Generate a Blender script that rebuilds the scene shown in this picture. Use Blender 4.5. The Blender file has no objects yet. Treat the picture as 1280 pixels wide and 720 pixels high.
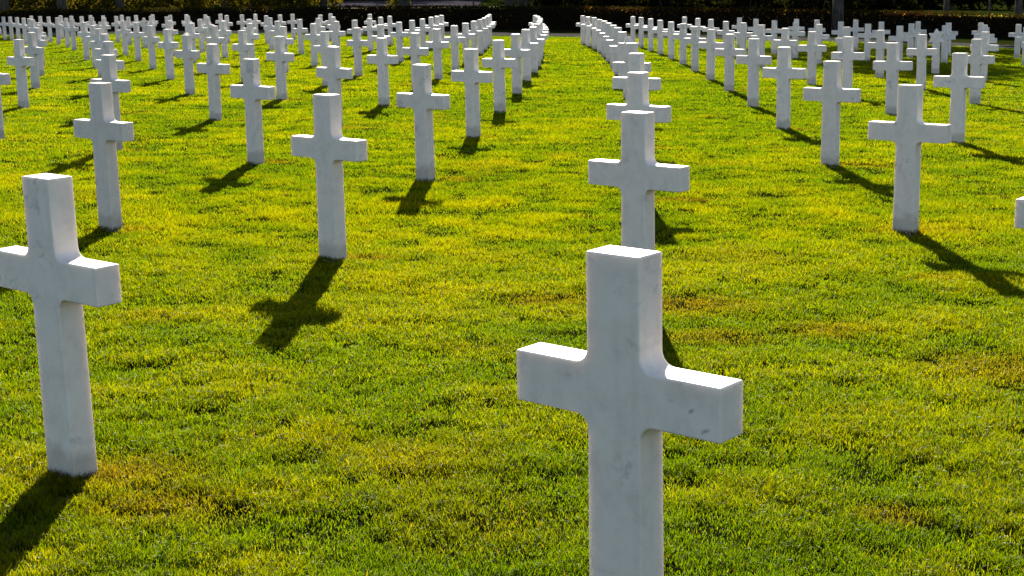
import bpy, bmesh, math, random
import numpy as np
from mathutils import Matrix, Vector

SC = bpy.context.scene
COL = SC.collection
RNG = np.random.default_rng(7)
random.seed(7)
PI = math.pi

# ---------------------------------------------------------------- grave plots: (column, row, x, y) in metres
GRID = [
    (-17,14,-23.60,67.74),(-16,13,-22.49,65.23),(-16,14,-22.29,67.37),(-15,12,-21.31,62.37),(-15,13,-21.14,64.77),(-15,14,-20.86,66.79),
    (-14,11,-20.08,59.19),(-14,12,-19.88,61.76),(-14,13,-19.66,64.10),(-14,14,-19.40,66.16),(-13,10,-18.80,55.70),(-13,11,-18.57,58.45),
    (-13,12,-18.37,61.04),(-13,13,-18.14,63.37),(-13,14,-17.91,65.48),(-12,9,-17.48,51.91),(-12,10,-17.21,54.82),(-12,11,-17.05,57.66),
    (-12,12,-16.83,60.25),(-12,13,-16.62,62.64),(-12,14,-16.40,64.78),(-11,8,-16.13,47.86),(-11,9,-15.91,51.02),(-11,10,-15.64,53.96),
    (-11,11,-15.49,56.84),(-11,12,-15.26,59.43),(-11,13,-15.08,61.87),(-11,14,-14.91,64.10),(-10,9,-14.31,50.08),(-10,10,-14.05,53.06),
    (-10,11,-13.94,56.00),(-10,12,-13.71,58.62),(-10,13,-13.51,61.07),(-10,14,-13.34,63.32),(-9,6,-13.34,39.00),(-9,7,-13.11,42.51),
    (-9,10,-12.44,52.13),(-9,11,-12.29,55.06),(-9,12,-12.10,57.76),(-9,13,-11.94,60.27),(-9,14,-11.77,62.56),(-8,5,-11.92,34.23),
    (-8,6,-11.68,37.89),(-8,7,-11.53,41.48),(-8,8,-11.32,44.90),(-8,11,-10.64,54.13),(-8,12,-10.47,56.88),(-8,13,-10.34,59.44),
    (-8,14,-10.21,61.81),(-7,5,-10.23,33.05),(-7,6,-10.01,36.76),(-7,7,-9.85,40.36),(-7,8,-9.71,43.85),(-7,9,-9.50,47.15),
    (-7,12,-8.85,56.00),(-7,13,-8.72,58.61),(-7,14,-8.58,61.01),(-6,4,-8.66,27.63),(-6,5,-8.57,31.87),(-6,6,-8.36,35.61),
    (-6,7,-8.15,39.23),(-6,8,-7.97,42.73),(-6,9,-7.81,46.09),(-6,10,-7.67,49.29),(-6,13,-7.08,57.77),(-6,14,-6.97,60.23),
    (-5,3,-7.32,22.70),(-5,4,-7.07,26.67),(-5,5,-6.85,30.64),(-5,6,-6.62,34.41),(-5,7,-6.44,38.08),(-5,8,-6.27,41.62),
    (-5,9,-6.12,45.01),(-5,10,-5.98,48.26),(-5,11,-5.86,51.35),(-5,14,-5.33,59.44),(-4,2,-5.96,17.43),(-4,3,-5.64,21.43),
    (-4,4,-5.41,25.61),(-4,5,-5.12,29.40),(-4,6,-4.90,33.21),(-4,7,-4.71,36.91),(-4,8,-4.54,40.48),(-4,9,-4.39,43.92),
    (-4,10,-4.25,47.21),(-4,11,-4.17,50.35),(-4,12,-4.09,53.31),(-3,2,-4.26,16.14),(-3,3,-3.94,20.17),(-3,4,-3.64,24.20),
    (-3,5,-3.38,28.14),(-3,6,-3.16,31.99),(-3,7,-2.96,35.73),(-3,8,-2.78,39.34),(-3,9,-2.66,42.83),(-3,10,-2.54,46.16),
    (-3,11,-2.45,49.34),(-3,12,-2.40,52.36),(-3,13,-2.35,55.19),(-2,1,-2.81,10.37),(-2,2,-2.51,14.75),(-2,3,-2.17,18.82),
    (-2,4,-1.89,22.89),(-2,5,-1.63,26.87),(-2,6,-1.41,30.75),(-2,7,-1.19,34.53),(-2,8,-1.03,38.19),(-2,9,-0.90,41.72),
    (-2,10,-0.78,45.10),(-2,11,-0.71,48.33),(-2,12,-0.65,51.40),(-2,13,-0.63,54.28),(-2,14,-0.64,56.98),(-1,0,-1.48,4.76),
    (-1,1,-1.10,9.06),(-1,2,-0.76,13.45),(-1,3,-0.42,17.76),(-1,4,-0.12,21.70),(-1,5,0.16,26.06),(-1,6,0.38,29.83),
    (-1,7,0.59,33.34),(-1,8,0.74,37.04),(-1,9,0.87,40.61),(-1,10,0.98,44.04),(-1,11,1.05,47.32),(-1,12,1.08,50.44),
    (-1,13,1.09,53.38),(-1,14,1.06,56.12),(0,0,0.25,3.30),(0,1,0.66,7.64),(0,2,1.05,12.04),(0,3,1.39,16.26),(0,4,1.69,20.44),
    (0,5,1.98,24.65),(0,6,2.19,28.51),(0,7,2.36,32.13),(0,8,2.54,35.88),(0,9,2.67,39.50),(0,10,2.77,42.98),(0,11,2.86,46.33),
    (0,12,2.87,49.49),(0,13,2.83,52.47),(0,14,2.79,55.27),(1,2,2.77,10.33),(1,3,3.14,14.56),(1,4,3.47,18.88),(1,5,3.79,23.20),
    (1,6,3.99,27.08),(1,7,4.17,30.92),(1,8,4.32,34.70),(1,9,4.47,38.38),(1,10,4.56,41.91),(1,11,4.60,45.29),(1,12,4.62,48.51),
    (1,13,4.58,51.55),(1,14,4.54,54.42),(2,4,5.12,17.04),(2,5,5.53,21.59),(2,6,5.77,25.55),(2,7,5.96,29.48),(2,8,6.17,33.55),
    (2,9,6.28,37.26),(2,10,6.39,40.86),(2,11,6.41,44.28),(2,12,6.42,47.55),(2,13,6.39,50.66),(2,14,6.30,53.57),(3,5,7.41,20.41),
    (3,6,7.53,24.17),(3,7,7.76,28.20),(3,8,8.01,32.39),(3,9,8.13,36.16),(3,10,8.21,39.80),(3,11,8.26,43.29),(3,12,8.24,46.61),
    (3,13,8.19,49.77),(3,14,8.11,52.75),(4,7,9.71,27.30),(4,8,9.87,31.23),(4,9,9.96,35.03),(4,10,10.07,38.74),(4,11,10.09,42.28),
    (4,12,10.09,45.68),(4,13,10.02,48.88),(4,14,9.94,51.93),(5,9,11.88,33.97),(5,10,11.93,37.70),(5,11,11.98,41.31),
    (5,12,11.96,44.76),(5,13,11.89,48.03),(5,14,11.80,51.15),(6,11,13.88,40.35),(6,12,13.85,43.86),(6,13,13.80,47.23),
    (6,14,13.69,50.40),(7,13,15.68,46.38),(7,14,15.55,49.61),(8,14,17.47,48.88),
]
MISSING = set()

GRID.append((1, 1, 2.40, 6.13))
CROSS_YAW = math.radians(-40.3)
SUN_EL, SUN_AZ = math.radians(21.7), math.radians(0.5)     # azimuth east of the view axis (+y)


def plane(x, y):
    x = np.where(np.asarray(y) > 82.0, x * 82.0 / np.maximum(y, 82.0), x)
    xc = np.clip(x, -38.0, 38.0)
    z = -0.022948 * x - 5.405e-4 * (2 * x * xc - xc * xc)
    yc = np.minimum(y, 82.0)
    z = z - 0.021897 * yc - 1.404e-5 * np.clip(x, -40, 40) * yc + 3.184e-5 * yc * yc + 0.0024
    return z - 0.002 * np.maximum(y - 82.0, 0)


def lattice_noise(x, y, scale, seed):
    """smooth value noise in 0..1"""
    g = np.random.default_rng(seed).random((128, 128))
    u, v = np.asarray(x) / scale + 300.3, np.asarray(y) / scale + 300.7
    i, j = np.floor(u).astype(int), np.floor(v).astype(int)
    fu, fv = u - i, v - j
    fu, fv = fu * fu * (3 - 2 * fu), fv * fv * (3 - 2 * fv)
    G = lambda a, b: g[a % 128, b % 128]
    return (G(i, j) * (1 - fu) + G(i + 1, j) * fu) * (1 - fv) + (G(i, j + 1) * (1 - fu) + G(i + 1, j + 1) * fu) * fv


def bumps(x, y):
    fade = np.clip(1.5 - np.hypot(x, y) / 60.0, 0, 1)
    return fade * (0.022 * (lattice_noise(x, y, 0.55, 11) - .5) + 0.016 * (lattice_noise(x, y, 0.22, 12) - .5)
                   + 0.03 * (lattice_noise(x, y, 2.1, 13) - .5))


# ---------------------------------------------------------------- helpers
def link(o, parent=None):
    COL.objects.link(o)
    if parent: o.parent = parent
    return o


def tag(o, label=None, cat=None, group=None, kind=None):
    if label: o['label'] = label
    if cat: o['category'] = cat
    if group: o['group'] = group
    if kind: o['kind'] = kind
    return o


def empty(name, loc):
    o = bpy.data.objects.new(name, None); link(o); o.location = loc
    o.empty_display_size = .2
    return o


def mesh_np(name, verts, faces_flat, sizes, mats=(), colors=None, smooth=False, midx=None):
    me = bpy.data.meshes.new(name)
    nv = len(verts); me.vertices.add(nv)
    me.vertices.foreach_set('co', np.ascontiguousarray(verts, np.float32).ravel())
    me.loops.add(len(faces_flat)); me.loops.foreach_set('vertex_index', np.ascontiguousarray(faces_flat, np.int32))
    me.polygons.add(len(sizes))
    st = np.zeros(len(sizes), np.int32); st[1:] = np.cumsum(sizes)[:-1]
    me.polygons.foreach_set('loop_start', st)
    if midx is not None: me.polygons.foreach_set('material_index', np.ascontiguousarray(midx, np.int32))
    if smooth: me.polygons.foreach_set('use_smooth', np.ones(len(sizes), bool))
    for m in mats: me.materials.append(m)
    if colors is not None:
        a = me.color_attributes.new('tint', 'FLOAT_COLOR', 'POINT')
        c = np.ones((nv, 4), np.float32); c[:, :3] = colors
        a.data.foreach_set('color', c.ravel())
    me.update(calc_edges=True)
    return me


class NT:
    def __init__(s, name):
        s.m = bpy.data.materials.new(name); s.m.use_nodes = True
        s.t = s.m.node_tree; s.t.nodes.clear()
        s.out = s.t.nodes.new('ShaderNodeOutputMaterial')
    def n(s, typ, ins=None, **kw):
        nd = s.t.nodes.new(typ)
        for k, v in kw.items(): setattr(nd, k, v)
        for k, v in (ins or {}).items(): s.set(nd, k, v)
        return nd
    def set(s, nd, k, v):
        sock = nd.inputs[k]
        if isinstance(v, bpy.types.NodeSocket): s.t.links.new(v, sock)
        elif isinstance(v, bpy.types.Node): s.t.links.new(v.outputs[0], sock)
        else: sock.default_value = v
    def ramp(s, fac, stops):
        r = s.n('ShaderNodeValToRGB', {'Fac': fac}); e = r.color_ramp.elements
        while len(e) < len(stops): e.new(.5)
        for q, (p, c) in zip(e, stops): q.position = p; q.color = (*c, 1) if len(c) == 3 else c
        return r.outputs['Color']
    def mix(s, fac, a, b, typ='MIX'):
        m = s.n('ShaderNodeMix', data_type='RGBA', blend_type=typ)
        s.set(m, 0, fac); s.set(m, 6, a); s.set(m, 7, b)
        return m.outputs[2]
    def math(s, op, a, b=0.0):
        m = s.n('ShaderNodeMath', operation=op); s.set(m, 0, a); s.set(m, 1, b); return m.outputs[0]
    def done(s, shader):
        s.t.links.new(shader if isinstance(shader, bpy.types.NodeSocket) else shader.outputs[0], s.out.inputs['Surface'])
        return s.m


def rgb(r, g, b): return (r, g, b, 1.0)


# ---------------------------------------------------------------- materials
def mat_marble(flecks=()):
    k = NT('weathered_marble')
    tc = k.n('ShaderNodeTexCoord'); oi = k.n('ShaderNodeObjectInfo')
    off = k.n('ShaderNodeCombineXYZ', {0: k.math('MULTIPLY', oi.outputs['Random'], 91.0), 1: k.math('MULTIPLY', oi.outputs['Random'], 37.0)})
    co = k.n('ShaderNodeVectorMath', {0: tc.outputs['Object'], 1: off}, operation='ADD').outputs[0]
    # drifting grey veins
    w = k.n('ShaderNodeTexNoise', {'Vector': co, 'Scale': 3.0, 'Detail': 6.0, 'Roughness': .6})
    co2 = k.n('ShaderNodeVectorMath', {0: co, 1: w.outputs['Color']}, operation='ADD').outputs[0]
    v = k.n('ShaderNodeTexNoise', {'Vector': co2, 'Scale': 2.3, 'Detail': 5.0, 'Roughness': .55, 'Distortion': .6})
    vein = k.ramp(v.outputs['Fac'], [(0.47, (0, 0, 0)), (0.50, (1, 1, 1)), (0.53, (0, 0, 0))])
    patch = k.n('ShaderNodeTexNoise', {'Vector': co, 'Scale': 5.0, 'Detail': 3.0})
    pm = k.ramp(patch.outputs['Fac'], [(0.52, (0, 0, 0)), (0.70, (1, 1, 1))])
    vm = k.mix(1.0, vein, pm, 'MULTIPLY')
    cloud = k.n('ShaderNodeTexNoise', {'Vector': co, 'Scale': 13.0, 'Detail': 10.0, 'Roughness': .72})
    base = k.ramp(cloud.outputs['Fac'], [(0.28, (.72, .655, .61)), (0.5, (.86, .775, .72)), (0.75, (.92, .84, .78))])
    c1 = k.mix(k.math('MULTIPLY', vm, .7), base, rgb(.30, .31, .33))
    # rain streaks, stretched vertically
    mp = k.n('ShaderNodeMapping', {'Vector': co, 'Scale': (38.0, 38.0, 2.2)})
    st = k.n('ShaderNodeTexNoise', {'Vector': mp, 'Scale': 1.0, 'Detail': 3.0})
    c2 = k.mix(k.math('MULTIPLY', k.ramp(st.outputs['Fac'], [(0.52, (0, 0, 0)), (0.75, (1, 1, 1))]), .11), c1, rgb(.45, .44, .40))
    # small dark lichen specks
    sp = k.n('ShaderNodeTexVoronoi', {'Vector': co, 'Scale': 26.0, 'Randomness': 1.0})
    spn = k.n('ShaderNodeTexNoise', {'Vector': co, 'Scale': 60.0, 'Detail': 2.0})
    spd = k.math('ADD', sp.outputs['Distance'], k.math('MULTIPLY', spn.outputs['Fac'], .12))
    sel = k.ramp(k.n('ShaderNodeTexNoise', {'Vector': co, 'Scale': 4.3, 'Detail': 2.0}).outputs['Fac'], [(0.58, (0, 0, 0)), (0.66, (1, 1, 1))])
    spm = k.mix(1.0, k.ramp(spd, [(0.10, (1, 1, 1)), (0.17, (0, 0, 0))]), sel, 'MULTIPLY')
    c3 = k.mix(k.math('MULTIPLY', spm, .3), c2, rgb(.14, .13, .11))
    # soil splash on the lowest few centimetres
    sep = k.n('ShaderNodeSeparateXYZ', {0: tc.outputs['Object']})
    nz = k.math('ADD', sep.outputs['Z'], k.math('MULTIPLY', k.n('ShaderNodeTexNoise', {'Vector': co, 'Scale': 14.0, 'Detail': 5.0}).outputs['Fac'], -.13))
    soil = k.ramp(nz, [(-0.0, (1, 1, 1)), (0.05, (0, 0, 0))])
    c4 = k.mix(k.math('MULTIPLY', soil, .38), c3, rgb(.21, .17, .12))
    for fx, fz_, rx_, rz_, rot, amt in flecks:
        fm = k.n('ShaderNodeMapping', {'Vector': tc.outputs['Object'], 'Location': (-fx, 0, -fz_)}, vector_type='POINT')
        fr = k.n('ShaderNodeMapping', {'Vector': fm, 'Rotation': (0, math.radians(rot), 0)}, vector_type='POINT')
        fs = k.n('ShaderNodeMapping', {'Vector': fr, 'Scale': (1 / rx_, 0, 1 / rz_)}, vector_type='POINT')
        ln = k.n('ShaderNodeVectorMath', {0: fs}, operation='LENGTH').outputs['Value']
        nn = k.n('ShaderNodeTexNoise', {'Vector': tc.outputs['Object'], 'Scale': 110.0, 'Detail': 4.0}).outputs['Fac']
        mk = k.ramp(k.math('ADD', ln, k.math('MULTIPLY', nn, 1.1)), [(.75, (1, 1, 1)), (1.0, (0, 0, 0))])
        mk = k.ramp(k.math('MULTIPLY', k.math('ADD', ln, k.math('MULTIPLY', nn, 1.1)), .5), [(.35, (1, 1, 1)), (.75, (0, 0, 0))])
        c4 = k.mix(k.math('MULTIPLY', mk, amt), c4, rgb(.24, .24, .25))
    # each stone a little lighter or darker
    tone = k.n('ShaderNodeHueSaturation', {'Color': c4, 'Value': k.math('ADD', .88, k.math('MULTIPLY', oi.outputs['Random'], .15))})
    bmp = k.n('ShaderNodeBump', {'Height': k.n('ShaderNodeTexNoise', {'Vector': co, 'Scale': 160.0, 'Detail': 4.0}).outputs['Fac'], 'Strength': .08, 'Distance': .004})
    b = k.n('ShaderNodeBsdfPrincipled', {'Base Color': tone.outputs[0], 'Roughness': .55, 'Specular IOR Level': .35, 'Normal': bmp})
    b.inputs['Subsurface Weight'].default_value = .3
    b.inputs['Subsurface Radius'].default_value = (1.0, .9, .75)
    b.inputs['Subsurface Scale'].default_value = .02
    return k.done(b)


def mat_grass():
    k = NT('lawn_grass')
    at = k.n('ShaderNodeAttribute', attribute_name='tint')
    col = at.outputs['Color']
    tr = k.mix(1.0, col, rgb(*GRASS_TR), 'MULTIPLY')
    d = k.n('ShaderNodeBsdfDiffuse', {'Color': k.mix(1.0, col, rgb(.28, .28, .28), 'MULTIPLY')})
    t = k.n('ShaderNodeBsdfTranslucent', {'Color': tr})
    m = k.n('ShaderNodeMixShader', {0: .66, 1: d, 2: t})
    g = k.n('ShaderNodeBsdfGlossy', {'Color': rgb(1, 1, .9), 'Roughness': .42})
    f = k.n('ShaderNodeFresnel', {'IOR': 1.35})
    m2 = k.n('ShaderNodeMixShader', {0: k.math('MULTIPLY', f, .02), 1: m, 2: g})
    return k.done(m2)


GRASS_TR = (2.8, 2.15, .26)


def mat_turf():
    k = NT('turf_soil')
    tc = k.n('ShaderNodeTexCoord')
    n1 = k.n('ShaderNodeTexNoise', {'Vector': tc.outputs['Object'], 'Scale': 9.0, 'Detail': 8.0, 'Roughness': .7})
    n2 = k.n('ShaderNodeTexNoise', {'Vector': tc.outputs['Object'], 'Scale': .35, 'Detail': 4.0})
    c = k.ramp(n1.outputs['Fac'], [(0.3, (.006, .010, .002)), (0.55, (.012, .022, .003)), (0.8, (.024, .034, .004))])
    c = k.mix(k.math('MULTIPLY', n2.outputs['Fac'], .35), c, rgb(.045, .036, .010))
    bmp = k.n('ShaderNodeBump', {'Height': n1.outputs['Fac'], 'Strength': .8, 'Distance': .05})
    return k.done(k.n('ShaderNodeBsdfPrincipled', {'Base Color': c, 'Roughness': 1.0, 'Specular IOR Level': 0.0, 'Normal': bmp}))


def mat_noise(name, c0, c1, scale, rough=.9, bump=.3, detail=6.0):
    k = NT(name); tc = k.n('ShaderNodeTexCoord')
    n = k.n('ShaderNodeTexNoise', {'Vector': tc.outputs['Object'], 'Scale': scale, 'Detail': detail, 'Roughness': .65})
    c = k.ramp(n.outputs['Fac'], [(0.32, c0), (0.68, c1)])
    b = k.n('ShaderNodeBump', {'Height': n.outputs['Fac'], 'Strength': bump, 'Distance': .03})
    return k.done(k.n('ShaderNodeBsdfPrincipled', {'Base Color': c, 'Roughness': rough, 'Specular IOR Level': .0 if rough > .8 else .3, 'Normal': b}))


def mat_leaf(name, trans):
    k = NT(name)
    col = k.n('ShaderNodeAttribute', attribute_name='tint').outputs['Color']
    d = k.n('ShaderNodeBsdfDiffuse', {'Color': col})
    t = k.n('ShaderNodeBsdfTranslucent', {'Color': k.mix(1.0, col, rgb(*trans), 'MULTIPLY')})
    m = k.n('ShaderNodeMixShader', {0: .45, 1: d, 2: t})
    return k.done(m)


def mat_bark():
    k = NT('bark'); tc = k.n('ShaderNodeTexCoord')
    mp = k.n('ShaderNodeMapping', {'Vector': tc.outputs['Object'], 'Scale': (9.0, 9.0, 1.6)})
    n = k.n('ShaderNodeTexNoise', {'Vector': mp, 'Scale': 1.4, 'Detail': 8.0, 'Roughness': .7})
    c = k.ramp(n.outputs['Fac'], [(0.35, (.02, .016, .014)), (0.5, (.07, .06, .052)), (0.7, (.16, .14, .125))])
    b = k.n('ShaderNodeBump', {'Height': n.outputs['Fac'], 'Strength': .9, 'Distance': .06})
    return k.done(k.n('ShaderNodeBsdfPrincipled', {'Base Color': c, 'Roughness': .9, 'Specular IOR Level': .1, 'Normal': b}))


M_MARBLE = mat_marble(); M_GRASS = mat_grass(); M_TURF = mat_turf(); M_BARK = mat_bark()
M_PATH = mat_noise('dark_asphalt', (.035, .034, .034), (.07, .066, .062), 6.0)
M_KERB = mat_noise('pale_stone', (.16, .14, .09), (.50, .46, .32), 1.2)
M_ROAD = mat_noise('grey_paving', (.028, .025, .032), (.05, .045, .054), .8)
M_SAND = mat_noise('pale_gravel', (.20, .18, .10), (.30, .27, .16), 3.0)
M_MEADOW = mat_noise('meadow_grass', (.10, .13, .012), (.19, .20, .02), 1.5)
M_POST = mat_noise('dark_painted_metal', (.02, .02, .02), (.05, .05, .05), 12.0, .6)
M_LEAF = mat_leaf('tree_leaf', (1.9, 1.6, .7))
M_HLEAF = mat_leaf('hedge_leaf', (2.2, 1.5, .8))
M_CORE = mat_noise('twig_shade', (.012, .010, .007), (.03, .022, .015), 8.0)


# ---------------------------------------------------------------- headstones
CW, CD, CS, ZT, ZB, FIL = .1495, .0925, .578, .738, .613, .036


def finish_stone(bm, name, bev=.0055):
    bm.normal_update()
    sharp = [e for e in bm.edges if len(e.link_faces) == 2 and e.calc_face_angle(0) > math.radians(40)]
    bmesh.ops.bevel(bm, geom=sharp, offset=bev, segments=4, profile=.5, affect='EDGES', clamp_overlap=True)
    bmesh.ops.recalc_face_normals(bm, faces=bm.faces[:])
    me = bpy.data.meshes.new(name); bm.to_mesh(me); bm.free()
    me.materials.append(M_MARBLE)
    nv = len(me.vertices); nrm = np.zeros((nv, 3))
    for p in me.polygons:
        p.use_smooth = True
        a = np.array(p.normal) * p.area
        for v in p.vertices: nrm[v] += a
    nrm /= np.maximum(np.linalg.norm(nrm, axis=1, keepdims=True), 1e-12)
    me.normals_split_custom_set_from_vertices([tuple(q) for q in nrm])
    return me


def extrude_outline(pts, depth):
    bm = bmesh.new()
    f = [bm.verts.new((x, -depth / 2, z)) for x, z in pts]
    b = [bm.verts.new((x, depth / 2, z)) for x, z in pts]
    bm.faces.new(f); bm.faces.new(b[::-1]); n = len(pts)
    for i in range(n): bm.faces.new((f[i], b[i], b[(i + 1) % n], f[(i + 1) % n]))
    bmesh.ops.recalc_face_normals(bm, faces=bm.faces[:])
    return bm


def cross_mesh():
    w, s, r = CW / 2, CS / 2, FIL
    def arc(cx, cz, a0, a1, k=7):
        return [(cx + r * math.cos(math.radians(a0 + (a1 - a0) * i / (k - 1))), cz + r * math.sin(math.radians(a0 + (a1 - a0) * i / (k - 1)))) for i in range(k)]
    pts = [(w * 1.065, -.16)]
    pts += arc(w + r, ZB - r, 180, 90)
    pts += [(s, ZB), (s, ZT)]
    pts += arc(w + r, ZT + r, 270, 180)
    pts += [(w, 1.0), (-w, 1.0)]
    pts += arc(-w - r, ZT + r, 0, -90)
    pts += [(-s, ZT), (-s, ZB)]
    pts += arc(-w - r, ZB - r, 90, 0)
    pts += [(-w * 1.065, -.16)]
    return finish_stone(extrude_outline(pts, CD), 'marble_cross')


def star_mesh():
    R = .205; zc = 1.0 - R; r = R / math.sqrt(3); w = CW / 2
    star = []
    for k in range(12):
        a = math.radians(90 - 30 * k); q = R if k % 2 == 0 else r
        star.append((q * math.cos(a), zc + q * math.sin(a)))
    # lower point is swallowed by the post
    a0, a1 = star[5], star[7]                       # inner corners either side of the bottom point
    pts = star[:6] + [(w, a0[1] - .03), (w * 1.065, -.16), (-w * 1.065, -.16), (-w, a1[1] - .03)] + star[7:]
    return finish_stone(extrude_outline(pts, CD), 'star_headstone')


ORD = ['zeroth', 'first', 'second', 'third', 'fourth', 'fifth', 'sixth', 'seventh', 'eighth', 'ninth', 'tenth', 'eleventh',
       'twelfth', 'thirteenth', 'fourteenth', 'fifteenth', 'sixteenth', 'seventeenth', 'eighteenth', 'nineteenth']
ME_CROSS, ME_STAR = cross_mesh(), star_mesh()
STARS = {(0, 5), (4, 9), (-9, 10)}
FLECKS = [(.213, .674, .013, .006, 35, .8), (.249, .635, .017, .007, 28, .7), (-.130, .700, .022, .012, 10, .25), (.06, .80, .03, .012, -30, .22),
          (.16, .690, .012, .006, 20, .25), (-.02, .43, .03, .02, 60, .15)]
SPECIAL = {
    (0, 0): 'largest white marble cross in the foreground, grey flecks on its right arm',
    (-1, 0): 'large white marble cross cut off by the left edge, stained at its foot',
    (1, 1): 'white marble cross cut off by the right edge, only its left arm tip showing',
    (0, 1): 'white marble cross standing directly behind the largest foreground cross',
}


def plot_label(i, n, star):
    kind = 'white marble star of David headstone' if star else 'white marble cross'
    side = 'left' if i < 0 else 'right'
    c = -i if i < 0 else i + 1
    if star: return '%s, %s in %s column %s of the aisle' % (kind, ORD[n], ORD[c], side)
    return '%s, %s from the front in the %s column %s of the aisle' % (kind, ORD[n], ORD[c], side)


def build_headstones():
    proto_c = bpy.data.objects.new('marble_cross', ME_CROSS); proto_s = bpy.data.objects.new('star_headstone', ME_STAR)
    used = {id(proto_c): False, id(proto_s): False}; count = {}
    for i, j, x, y in sorted(GRID, key=lambda g: (g[0], g[1])):
        if (i, j) in MISSING: continue
        star = (i, j) in STARS; p = proto_s if star else proto_c
        o = p if not used[id(p)] else p.copy()
        used[id(p)] = True; link(o)
        near = y < 16
        o.location = (x, y, float(plane(x, y)) + (0 if near else random.uniform(-.009, .009)))
        jit = random.uniform(-1, 1)
        o.rotation_euler = (math.radians(random.uniform(-.6, .6)), math.radians(random.uniform(-.7, .7)) * (.2 if near else 1),
                            CROSS_YAW + math.radians(jit * (.3 if near else 1.5)))
        if (i, j) == (0, 0):
            o.location.x += .006; o.rotation_euler.z = math.radians(-41.0)
            o.data = o.data.copy(); o.data.materials[0] = mat_marble(FLECKS)
        n = count[i] = count.get(i, 0) + 1
        tag(o, SPECIAL.get((i, j)) or plot_label(i, n, star), 'headstone' if star else 'grave cross',
            'star of David headstones among the crosses' if star else 'white marble crosses in rows on the lawn')


# ---------------------------------------------------------------- ground
def grid_sheet(name, xs, ys, fz, mat):
    X, Y = np.meshgrid(xs, ys); Z = fz(X, Y)
    v = np.stack([X, Y, Z], -1).reshape(-1, 3); nx, ny = len(xs), len(ys)
    a = (np.arange(ny - 1)[:, None] * nx + np.arange(nx - 1)[None]).ravel()
    f = np.stack([a, a + 1, a + nx + 1, a + nx], -1)
    me = mesh_np(name, v, f.ravel(), np.full(len(f), 4), [mat], smooth=True)
    return link(bpy.data.objects.new(name, me))


def ribbon(name, pts, w, zoff, mat, thick=0.0):
    """a sheet (or a low kerb) following a polyline on the ground; pts is its near edge, w its width away from us"""
    P = []
    for (x0, y0), (x1, y1) in zip(pts[:-1], pts[1:]):
        for t in np.linspace(0, 1, 25)[:-1]: P.append((x0 + (x1 - x0) * t, y0 + (y1 - y0) * t))
    P.append(pts[-1]); P = np.array(P, float)
    T = np.gradient(P, axis=0); T /= np.linalg.norm(T, axis=1, keepdims=True)
    N = np.stack([-T[:, 1], T[:, 0]], -1)
    A, B = P, P + N * w
    za, zb = plane(A[:, 0], A[:, 1]) + zoff, plane(B[:, 0], B[:, 1]) + zoff
    n = len(P)
    if thick:
        v = np.concatenate([np.c_[A, za - .1], np.c_[A, za + thick], np.c_[B, zb + thick], np.c_[B, zb - .1]])
        f = [[k * n + i, (k + 1) * n + i, (k + 1) * n + i + 1, k * n + i + 1] for k in range(3) for i in range(n - 1)]
    else:
        v = np.concatenate([np.c_[A, za], np.c_[B, zb]])
        f = [[i, i + 1, n + i + 1, n + i] for i in range(n - 1)]
    f = np.array(f)
    return link(bpy.data.objects.new(name, mesh_np(name, v, f.ravel(), np.full(len(f), 4), [mat])))


EDGE = [(-40, 86), (-24, 77.5), (-11.6, 71.5), (2.3, 65), (14, 62.6), (18, 58.6), (30, 50)]


def edge_y(x):
    return np.interp(x, [p[0] for p in EDGE], [p[1] for p in EDGE])


def build_ground():
    xs = np.unique(np.concatenate([np.arange(-6, 6.01, .1), np.arange(-60, 60, 1.5), np.arange(-700, 700, 35)]))
    ys = np.unique(np.concatenate([np.arange(.5, 14, .1), np.arange(-40, 110, 1.5), np.arange(-300, 900, 35)]))
    g = grid_sheet('ground', xs, ys, lambda x, y: plane(x, y) + np.where(np.hypot(x, y) < 40, bumps(x, y), 0) - .036, M_TURF)
    tag(g, 'turf ground of the cemetery', 'ground', kind='structure')
    k = ribbon('kerb', EDGE, .12, .0, M_KERB, .025); tag(k, 'pale stone edging along the far end of the lawn', 'kerb', kind='structure')
    e2 = [(x, y + .22) for x, y in EDGE]
    p = ribbon('path', e2, 3.6, .03, M_PATH); tag(p, 'dark path between the lawn and the hedge', 'path', kind='structure')


# ---------------------------------------------------------------- grass: one mass of single blades
def blade_field(px, py, h, w, segs, tint, lean, rng):
    n = len(px)
    az = rng.uniform(0, 2 * PI, n); ln = lean * h
    dx, dy = np.cos(az) * ln, np.sin(az) * ln
    fa = rng.uniform(0, 2 * PI, n); wx, wy = np.cos(fa) * w / 2, np.sin(fa) * w / 2
    z0 = plane(px, py) + bumps(px, py) - .023
    if segs == 2:
        V = np.empty((n, 5, 3))
        V[:, 0] = np.stack([px - wx, py - wy, z0], -1); V[:, 1] = np.stack([px + wx, py + wy, z0], -1)
        mx, my, mz = px + dx * .33, py + dy * .33, z0 + h * .58
        V[:, 2] = np.stack([mx - wx * .75, my - wy * .75, mz], -1); V[:, 3] = np.stack([mx + wx * .75, my + wy * .75, mz], -1)
        V[:, 4] = np.stack([px + dx, py + dy, z0 + h * np.sqrt(np.maximum(1 - .45 * lean ** 2, .2))], -1)
        b = (np.arange(n) * 5)[:, None]
        F = np.concatenate([b + [0, 1, 3, 2], b + [2, 3, 4]], 1)
        return V.reshape(-1, 3), F.ravel(), np.tile([4, 3], n), np.repeat(tint, 5, 0)
    V = np.empty((n, 3, 3))
    V[:, 0] = np.stack([px - wx, py - wy, z0], -1); V[:, 1] = np.stack([px + wx, py + wy, z0], -1)
    V[:, 2] = np.stack([px + dx, py + dy, z0 + h], -1)
    b = (np.arange(n) * 3)[:, None]
    return V.reshape(-1, 3), (b + [0, 1, 2]).ravel(), np.full(n, 3), np.repeat(tint, 3, 0)


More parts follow.
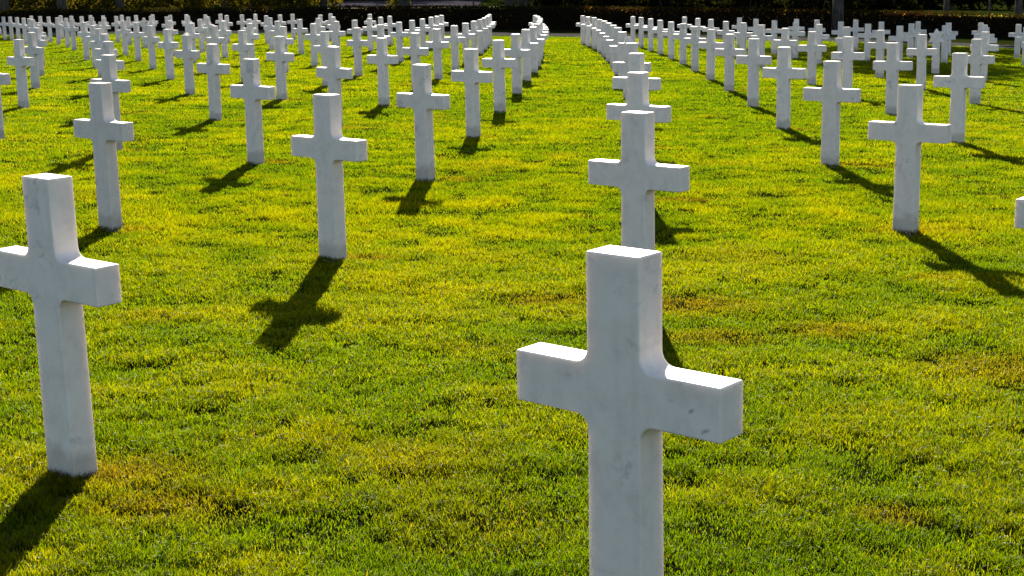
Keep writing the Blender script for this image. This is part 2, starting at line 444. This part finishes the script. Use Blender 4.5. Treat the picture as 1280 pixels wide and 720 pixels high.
GREEN = [np.array(c) for c in ((.034, .076, .003), (.076, .117, .003), (.116, .138, .003), (.092, .072, .014), (.12, .105, .035))]


def build_grass():
    rng = np.random.default_rng(21)
    stones = np.array([(g[2], g[3]) for g in GRID if (g[0], g[1]) not in MISSING])
    VS, FS, SS, CS_ = [], [], [], []; off = 0
    for d0, d1, dens, w, segs in BANDS:
        # a slice of the view wedge, wider than the picture on both sides
        half = .375 * d1 * 1.15 + 1.3
        e0, e1 = (d0 * .85 if d0 > 3 else d0), d1 * 1.15          # neighbouring slices fade into one another
        area = (e1 - e0) * 2 * half; n = int(area * dens)
        y = rng.uniform(e0, e1, n); x = rng.uniform(-half, half, n)
        fade = np.clip((y - e0) / max(d0 * .3, 1e-3), 0, 1) if d0 > 3 else 1.0
        fade = fade * np.clip((e1 - y) / (d1 * .3), 0, 1)
        kf = rng.random(n) < fade; x, y = x[kf], y[kf]
        keep = np.abs(x) < .375 * y + 1.3
        if d1 > 50: keep &= y < edge_y(x) - .02
        x, y = x[keep], y[keep]
        # tufts: pull blades towards clumps
        cl = .6 * lattice_noise(x, y, .075, 31) + .4 * lattice_noise(x, y, .16, 36); cl2 = lattice_noise(x, y, .32, 32); cl3 = lattice_noise(x, y, 1.3, 33)
        big = lattice_noise(x, y, 4.5, 34)
        keep = rng.random(len(x)) < np.clip(1.9 * cl - .10, .26, 1) * (.65 + .5 * cl2)
        x, y, cl, cl2, cl3, big = x[keep], y[keep], cl[keep], cl2[keep], cl3[keep], big[keep]
        n = len(x)
        h = (.006 + .018 * cl2 + .040 * cl) * rng.uniform(.6, 1.3, n) * (.85 + .3 * cl3)
        # worn, dry turf beside the foot of each stone
        dry = np.zeros(n)
        for sx_, sy_ in stones[(stones[:, 1] > d0 - 1) & (stones[:, 1] < d1 + 1)]:
            q = np.random.default_rng(int(abs(sx_ * 977 + sy_ * 131) * 10)).random(4)
            r = np.hypot((x - sx_ - .08 - .25 * q[0]) / (1.1 + q[1]), (y - sy_ + .06 - .1 * q[2])) + .16 * (cl2 - .5) + .08 * (cl - .5)
            dry = np.maximum(dry, np.clip(1.15 - r / (.12 + .14 * q[3]), 0, 1))
            rb = np.hypot(x - sx_, y - sy_)
            h = np.where(rb < .045, h * .4, np.where(rb < .15, h * 1.25 + .002, h))
        for sx_, sy_, rr in DRY:
            r = np.hypot((x - sx_) / 1.4, y - sy_) + .5 * rr * (cl2 - .5) + .3 * rr * (cl - .5)
            dry = np.maximum(dry, .75 * np.clip(1.3 - r / rr, 0, 1))
        h *= .68 * (1 - .25 * dry)
        # blade's own colour, plus a greener foreground that paints in the viewing-angle light effect
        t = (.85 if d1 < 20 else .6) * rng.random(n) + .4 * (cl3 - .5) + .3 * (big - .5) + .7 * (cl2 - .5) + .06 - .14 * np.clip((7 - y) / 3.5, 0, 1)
        straw = lattice_noise(x, y, .8, 35)
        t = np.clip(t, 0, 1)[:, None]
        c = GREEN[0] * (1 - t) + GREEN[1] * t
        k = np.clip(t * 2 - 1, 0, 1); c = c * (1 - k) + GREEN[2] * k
        s = (np.clip((straw - .78) * 3, 0, .4) * rng.random(n) + dry * rng.uniform(.3, 1.0, n))
        s = np.clip(s, 0, 1)[:, None]; c = c * (1 - s) + GREEN[3] * s
        dead = (rng.random(n) < .014)[:, None]; c = np.where(dead, GREEN[4], c)
        c = c * rng.uniform(.75, 1.2, (n, 1))
        lean = rng.uniform(.2, 1.25, n)
        ww = w * rng.uniform(.7, 1.3, n)
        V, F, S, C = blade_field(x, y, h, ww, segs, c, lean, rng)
        VS.append(V); FS.append(F + off); SS.append(S); CS_.append(C); off += len(V)
    V = np.concatenate(VS); print('grass verts', len(V), 'blades faces', sum(len(s) for s in SS))
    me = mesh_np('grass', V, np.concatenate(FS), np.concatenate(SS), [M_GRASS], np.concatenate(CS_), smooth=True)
    o = link(bpy.data.objects.new('grass', me))
    tag(o, 'mown bright green lawn grass between the crosses', 'grass', kind='stuff')


DRY = [(.95, 6.9, .20), (2.15, 6.3, .32), (1.55, 7.1, .20), (1.15, 4.38, .10), (-1.12, 4.45, .20), (2.5, 8.46, .15), (.2, 7.8, .18)]   # worn, browned spots: x, y, size
BANDS = [(2.2, 3.6, 66000, .0021, 2), (3.6, 5.5, 42000, .0027, 2), (5.5, 9, 21000, .0037, 2), (9, 14, 9000, .0056, 1),
         (14, 22, 3400, .010, 1), (22, 36, 1400, .018, 1), (36, 78, 420, .034, 1)]


# ---------------------------------------------------------------- planting beyond the lawn
def leaf_cloud(cent, size, cols, rng, flat=.0):
    n = len(cent)
    a = rng.normal(size=(n, 3)); a[:, 2] *= 1 - flat; a /= np.linalg.norm(a, axis=1, keepdims=True)
    r = rng.normal(size=(n, 3)); b = np.cross(a, r); b /= np.linalg.norm(b, axis=1, keepdims=True)
    s = size[:, None] if np.ndim(size) else size
    V = np.stack([cent - a * s, cent + b * s * .45, cent + a * s, cent - b * s * .45], 1)
    return V.reshape(-1, 3), np.arange(n * 4), np.full(n, 4), np.repeat(cols, 4, 0)


def tube(bm, pts, radii, k=9):
    rings = []
    for i, (p, r) in enumerate(zip(pts, radii)):
        t = (Vector(pts[min(i + 1, len(pts) - 1)]) - Vector(pts[max(i - 1, 0)])).normalized()
        u = t.orthogonal().normalized(); v = t.cross(u)
        rings.append([bm.verts.new(Vector(p) + (u * math.cos(2 * PI * q / k) + v * math.sin(2 * PI * q / k)) * r) for q in range(k)])
    for a, b in zip(rings[:-1], rings[1:]):
        # match the ring start so the tube does not twist
        sh = min(range(k), key=lambda s: (a[0].co - b[s].co).length)
        b[:] = b[sh:] + b[:sh]
        for q in range(k): bm.faces.new((a[q], a[(q + 1) % k], b[(q + 1) % k], b[q]))
    bm.faces.new(rings[0][::-1]); bm.faces.new(rings[-1])


def tree(name, x, y, trunk_r, crown_z, crown_r, crown_h, label, group, cols, nleaf, leaf, seed, clear=True):
    rng = np.random.default_rng(seed); z = float(plane(x, y))
    root = empty(name, (x, y, z)); tag(root, label, 'tree', group)
    bm = bmesh.new(); lx, ly = rng.uniform(-.25, .25, 2)
    top = crown_z + crown_h * .2
    P = [(lx * t * t, ly * t * t, -.2 + (top + .2) * t) for t in np.linspace(0, 1, 7)]
    Rr = [trunk_r * (1.25 if i == 0 else 1.0) * (1 - .5 * i / 6) for i in range(7)]
    tube(bm, P, Rr)
    tips = []
    for q in range(7):
        a = 2 * PI * q / 7 + rng.uniform(-.3, .3); s = P[4 if q % 2 else 5]
        e = (lx + math.cos(a) * crown_r * .62, ly + math.sin(a) * crown_r * .62, crown_z + rng.uniform(-.1, .35) * crown_h)
        m = tuple(s[d] * .5 + e[d] * .5 + (.25 if d == 2 else 0) for d in range(3))
        tube(bm, [s, m, e], [trunk_r * .4, trunk_r * .26, trunk_r * .1], 6); tips.append(e)
    bmesh.ops.recalc_face_normals(bm, faces=bm.faces[:])
    me = bpy.data.meshes.new('trunk'); bm.to_mesh(me); bm.free(); me.materials.append(M_BARK)
    for p_ in me.polygons: p_.use_smooth = True
    link(bpy.data.objects.new('trunk', me), root)
    # crown: leaves gathered in uneven clumps
    nc = 34
    d = rng.normal(size=(nc, 3)); d /= np.linalg.norm(d, axis=1, keepdims=True)
    rad = rng.uniform(.45, 1.0, (nc, 1)) ** .6
    C = d * rad * np.array([crown_r, crown_r, crown_h / 2]) + np.array([lx, ly, crown_z + crown_h * .15])
    R = rng.uniform(.16, .34, nc) * crown_r
    idx = rng.integers(0, nc, nleaf)
    g = rng.normal(size=(nleaf, 3)); g /= np.linalg.norm(g, axis=1, keepdims=True)
    cent = C[idx] + g * (R[idx, None] * rng.uniform(.2, 1.0, (nleaf, 1)) ** .5) * np.array([1, 1, .6])
    tone = rng.uniform(0, 1, (nleaf, 1)) * .6 + rng.uniform(0, .4, (nc, 1))[idx]
    col = np.array(cols[0]) * (1 - tone) + np.array(cols[1]) * tone
    V, F, S, Cc = leaf_cloud(cent, leaf * rng.uniform(.6, 1.3, nleaf), col, rng)
    link(bpy.data.objects.new('crown', mesh_np('crown', V, F, S, [M_LEAF], Cc)), root)
    return root


def bush(name, x, y, rx, h, label, group, cols, nleaf, leaf, seed):
    rng = np.random.default_rng(seed); z = float(plane(x, y))
    root = empty(name, (x, y, z)); tag(root, label, 'bush', group)
    bm = bmesh.new()
    for q in range(5):
        a = 2 * PI * q / 5; tube(bm, [(0, 0, -.1), (math.cos(a) * rx * .2, math.sin(a) * rx * .2, h * .4), (math.cos(a) * rx * .4, math.sin(a) * rx * .4, h * .8)], [.09, .06, .03], 6)
    me = bpy.data.meshes.new('stem'); bm.to_mesh(me); bm.free(); me.materials.append(M_BARK)
    link(bpy.data.objects.new('stem', me), root)
    nc = 26
    C = np.stack([rng.uniform(-1, 1, nc) * rx * .8, rng.uniform(-1, 1, nc) * rx * .6, rng.uniform(.12, .9, nc) * h], -1)
    C[:, :2] *= np.sqrt(np.clip(1.1 - (C[:, 2:] / h) ** 2, .2, 1))
    R = rng.uniform(.2, .42, nc) * rx; idx = rng.integers(0, nc, nleaf)
    g = rng.normal(size=(nleaf, 3)); g /= np.linalg.norm(g, axis=1, keepdims=True)
    cent = C[idx] + g * R[idx, None] * rng.uniform(.1, 1, (nleaf, 1)) ** .5; cent[:, 2] = np.maximum(cent[:, 2], .05)
    tone = rng.uniform(0, 1, (nleaf, 1)) * .6 + rng.uniform(0, .4, (nc, 1))[idx]
    col = np.array(cols[0]) * (1 - tone) + np.array(cols[1]) * tone
    V, F, S, Cc = leaf_cloud(cent, leaf * rng.uniform(.6, 1.3, nleaf), col, rng)
    link(bpy.data.objects.new('crown', mesh_np('crown', V, F, S, [M_LEAF], Cc)), root)


HEDGE = [(-40, 92), (-29, 85.5), (-13, 79), (2.7, 77.2), (23, 76.4), (40, 71)]


def hedge_y(x): return np.interp(x, [p[0] for p in HEDGE], [p[1] for p in HEDGE])


def build_hedge():
    rng = np.random.default_rng(5); H, D = 1.12, 1.3
    root = empty('hedge', (0, float(hedge_y(0)), float(plane(0, hedge_y(0))))); ox, oy, oz = root.location
    tag(root, 'long dark clipped hedge with reddish leaves beyond the last row of crosses', 'hedge')
    xs = np.linspace(-38, 38, 160); yb = hedge_y(xs); zb = plane(xs, yb); n = len(xs); H2 = H + (.04) * np.clip((xs - 10) / 10, 0, 1)
    hn = H2 - .10 + .05 * (lattice_noise(xs, xs * 0, 1.2, 41) - .5)
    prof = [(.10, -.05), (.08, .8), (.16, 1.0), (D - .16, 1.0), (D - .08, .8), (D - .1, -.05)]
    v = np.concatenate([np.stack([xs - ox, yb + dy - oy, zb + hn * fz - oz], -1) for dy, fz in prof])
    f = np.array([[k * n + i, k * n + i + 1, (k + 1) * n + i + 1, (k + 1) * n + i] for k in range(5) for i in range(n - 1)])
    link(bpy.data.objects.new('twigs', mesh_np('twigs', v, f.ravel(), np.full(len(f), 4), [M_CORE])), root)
    N = 75000
    x = rng.uniform(-38, 38, N); s = rng.random(N)
    front = s < .68; top = (s >= .68) & (s < .90)
    dy = np.where(front, rng.normal(.02, .07, N), np.where(top, rng.uniform(0, D, N), D - np.abs(rng.normal(.05, .05, N))))
    fz = np.where(top, rng.normal(1.0, .035, N), rng.uniform(.03, 1.02, N))
    yb = hedge_y(x); z = plane(x, yb) + (H + (.04) * np.clip((x - 10) / 10, 0, 1) + .06 * (lattice_noise(x, x * 0, 1.1, 42) - .5)) * fz
    cent = np.stack([x - ox, yb + dy - oy, z - oz], -1)
    red = np.clip((lattice_noise(x, fz * 2, 1.6, 43) - .4) * 3, 0, 1) * rng.random(N) * np.where(top, .3, 1) * np.clip((x + 16) / 8, .15, 1)
    c = np.array((.012, .016, .005)) * (1 - red[:, None]) + np.array((.030, .010, .006)) * red[:, None]
    gold = ((rng.random(N) < .09) & (red > .25) & ~top & (fz > .35))[:, None]; c = np.where(gold, np.array((.42, .26, .05)), c)  # gold autumn leaves, brightened to paint in sun glints through the hedge
    V, F, S, C = leaf_cloud(cent, rng.uniform(.035, .075, N), c, rng)
    link(bpy.data.objects.new('leaves', mesh_np('leaves', V, F, S, [M_HLEAF], C)), root)


def at_px(px, d):
    """ground x that a picture column (1280 px wide) has at distance d"""
    return (px - 640) / 1867.65 * d


DARK = ((.012, .022, .006), (.04, .05, .012)); OLIVE = ((.022, .024, .004), (.085, .078, .012)); DEEP = ((.004, .006, .003), (.012, .014, .005))


def build_trees():
    G = 'park trees along the hedge'
    tree('tree', 16.4, 75.0, .27, 11.5, 9.2, 10.0, 'tree with grey sunlit-edged trunk standing in front of the hedge at right', G, DARK, 9500, .32, 101)
    spec = [  # px column, distance, trunk radius, crown z, radius, height, label
        (25, 90, .26, 10.5, 6.0, 7.5, 'dark tree behind the hedge at the far left edge'),
        (95, 93, .30, 10.5, 5.5, 7, 'dark trunked tree behind the hedge, second from the left edge'),
        (166, 100, .30, 9, 5.5, 6, 'dark trunked tree behind the hedge, third from the left edge'),
        (416, 104, .24, 9, 5, 5.5, 'slim dark tree between leafy bushes and the grey paving'),
        (516, 100, .34, 9.5, 5, 5.5, 'thick dark tree in front of the grey paving behind the hedge'),
        (645, 103, .36, 9.5, 4.5, 5, 'thick dark tree left of the aisle, behind the hedge'),
        (662, 108, .42, 10, 4.5, 5, 'broad dark trunk beside the aisle, right one of a close pair'),
        (800, 106, .25, 9.5, 4.5, 5, 'dark tree behind the hedge, first to the right of the aisle'),
        (905, 104, .25, 9.5, 4.8, 5, 'dark tree behind the hedge above the fourth column of crosses'),
        (1182, 79.5, .15, 11.5, 6.0, 9.5, 'slim dark trunk behind the hedge crossing the sunlit lawn strip'),
        (1271, 80, .20, 12.5, 6.5, 10, 'dark tree behind the hedge at the right edge'),
    ]
    for k, (px, d, r, cz, cr, ch, lab) in enumerate(spec):
        tree('tree', at_px(px, d), d, r, cz, cr, ch, lab, G, DARK, 5200, .30, 200 + k)
    q = 0
    for px, d, rx, h in [(-20, 99, 3.4, 3.2), (40, 101, 3, 2.8), (75, 97, 2.6, 2.6), (135, 104, 3, 3.0), (200, 103, 3.2, 3.0), (245, 106, 2.8, 2.8),
                         (290, 102, 3, 3.0), (335, 106, 2.8, 2.8), (375, 103, 2.4, 2.6), (400, 109, 2.2, 2.8)]:
        bush('bush', at_px(px, d), d, rx, h, '%s olive bush from the left, backlit behind the hedge' % ORD[q + 1], 'backlit bushes behind the hedge', OLIVE, 2600, .16, 300 + q); q += 1
    bush('bush', at_px(508, 104), 104, .9, 2.6, 'small olive bush at the thick trunk before the grey paving', 'backlit bushes behind the hedge', OLIVE, 900, .14, 330)
    q = 0
    for px, d, rx, h in [(700, 95, 2.4, 2.3), (745, 92, 2.4, 2.5), (790, 97, 2.6, 2.4), (838, 93, 2.5, 2.6), (885, 96, 2.6, 2.4), (935, 92, 2.4, 2.5),
                         (980, 95, 2.6, 2.6), (1025, 91, 2.4, 2.5), (1068, 93, 2.4, 2.6), (1110, 90, 2.0, 2.4)]:
        bush('bush', at_px(px, d), d, rx, h, '%s dark shrub right of the aisle, behind the hedge' % ORD[q + 1], 'dark shrubs behind the hedge', DEEP, 2600, .16, 500 + q); q += 1
    q = 0
    for px in range(1115, 1330, 24):
        d = 126 + (q * 5) % 7
        bush('bush', at_px(px, d), d, 3.4, 5.0, '%s dark shrub at the far edge of the sunlit meadow, upper right' % ORD[q + 1], 'dark shrubs at the meadow edge', DEEP, 2600, .2, 540 + q); q += 1
    # far wood: dark trees in a belt
    q = 0
    for px in range(-60, 1361, 62):
        d = (172 if px < 660 or px > 1100 else 140) + 6 * ((q * 7) % 5)
        tree('tree', at_px(px + (q * 37) % 23, d), d, .35, 4.2, 6.5, 9.0, '%s tree from the left in the dark far wood' % ORD2[q + 1], 'dark trees of the far wood', DEEP, 3000, .42, 400 + q); q += 1


def build_far():
    z = lambda x, y: plane(x, y) + .02
    r = grid_sheet('road', np.linspace(-20, -2.5, 30), np.linspace(134, 166, 20), z, M_ROAD); tag(r, 'grey paved area beyond the hedge', 'road', kind='structure')
    s = grid_sheet('gravel_path', np.linspace(-60, 11, 80), np.linspace(129.5, 132, 6), z, M_SAND); tag(s, 'pale gravel path beyond the hedge', 'path', kind='structure')
    m = grid_sheet('meadow', np.linspace(24, 62, 50), np.linspace(106, 124, 30), z, M_MEADOW); tag(m, 'sunlit meadow beyond the hedge', 'meadow', kind='structure')
    for px, d, lab in [(1235, 82, 'thin dark post behind the hedge near the right edge'), (600, 96, 'thin dark post behind the hedge, left one of two'), (611, 97, 'thin dark post behind the hedge, right one of two')]:
        x = at_px(px, d); bm = bmesh.new(); tube(bm, [(0, 0, -.2), (0, 0, 2.6)], [.05, .045], 10)
        tube(bm, [(0, 0, 2.6), (0, 0, 2.64), (0, 0, 2.68)], [.06, .065, .03], 10)
        me = bpy.data.meshes.new('post'); bm.to_mesh(me); bm.free(); me.materials.append(M_POST)
        o = link(bpy.data.objects.new('post', me)); o.location = (x, d, float(plane(x, d))); tag(o, lab, 'post', 'thin posts behind the hedge')


ORD2 = ORD + ['twentieth', 'twenty-first', 'twenty-second', 'twenty-third', 'twenty-fourth', 'twenty-fifth', 'twenty-sixth']


# ---------------------------------------------------------------- light and camera
def build_light():
    w = bpy.data.worlds.new('World'); SC.world = w; w.use_nodes = True
    t = w.node_tree; t.nodes.clear()
    sky = t.nodes.new('ShaderNodeTexSky'); sky.sky_type = 'NISHITA'; sky.sun_disc = False
    sky.sun_elevation = SUN_EL; sky.sun_rotation = SUN_AZ; sky.air_density = 1.0; sky.dust_density = .7; sky.ozone_density = .5
    bg = t.nodes.new('ShaderNodeBackground'); bg.inputs['Strength'].default_value = SKY
    o = t.nodes.new('ShaderNodeOutputWorld'); t.links.new(sky.outputs[0], bg.inputs[0]); t.links.new(bg.outputs[0], o.inputs[0])
    l = bpy.data.lights.new('sun', 'SUN'); l.energy = SUN; l.angle = math.radians(.53); l.color = (1.0, .93, .80)
    ob = link(bpy.data.objects.new('sun', l))
    d = Vector((math.sin(SUN_AZ) * math.cos(SUN_EL), math.cos(SUN_AZ) * math.cos(SUN_EL), math.sin(SUN_EL)))
    ob.rotation_euler = d.to_track_quat('Z', 'Y').to_euler(); ob.location = (0, 0, 30)


SKY, SUN, EXPO = .05, 5.0, 1.8


def build_camera():
    cam = bpy.data.cameras.new('camera'); o = link(bpy.data.objects.new('camera', cam))
    cam.sensor_width = 36.0; cam.sensor_fit = 'HORIZONTAL'; cam.lens = 1867.65 / 1280 * 36
    cam.clip_start = .05; cam.clip_end = 3000
    p, r = math.radians(12.06725), math.radians(-1.21106)
    cp, sp, c, s = math.cos(p), math.sin(p), math.cos(r), math.sin(r)
    R0, U0, Fw = Vector((1, 0, 0)), Vector((0, sp, cp)), Vector((0, cp, -sp))
    R, U = R0 * c + U0 * s, U0 * c - R0 * s
    m = Matrix((R, U, -Fw)).transposed().to_4x4(); m.translation = (0, 0, 1.55028)
    o.matrix_world = m; SC.camera = o


build_camera(); build_light(); build_ground(); build_headstones(); build_grass(); build_hedge(); build_trees(); build_far()
SC.cycles.max_bounces = 5; SC.cycles.diffuse_bounces = 3; SC.cycles.transmission_bounces = 3
vs = SC.view_settings
vs.view_transform = 'Standard'; vs.look = 'None'; vs.exposure = EXPO; vs.gamma = 1.0; vs.use_curve_mapping = False
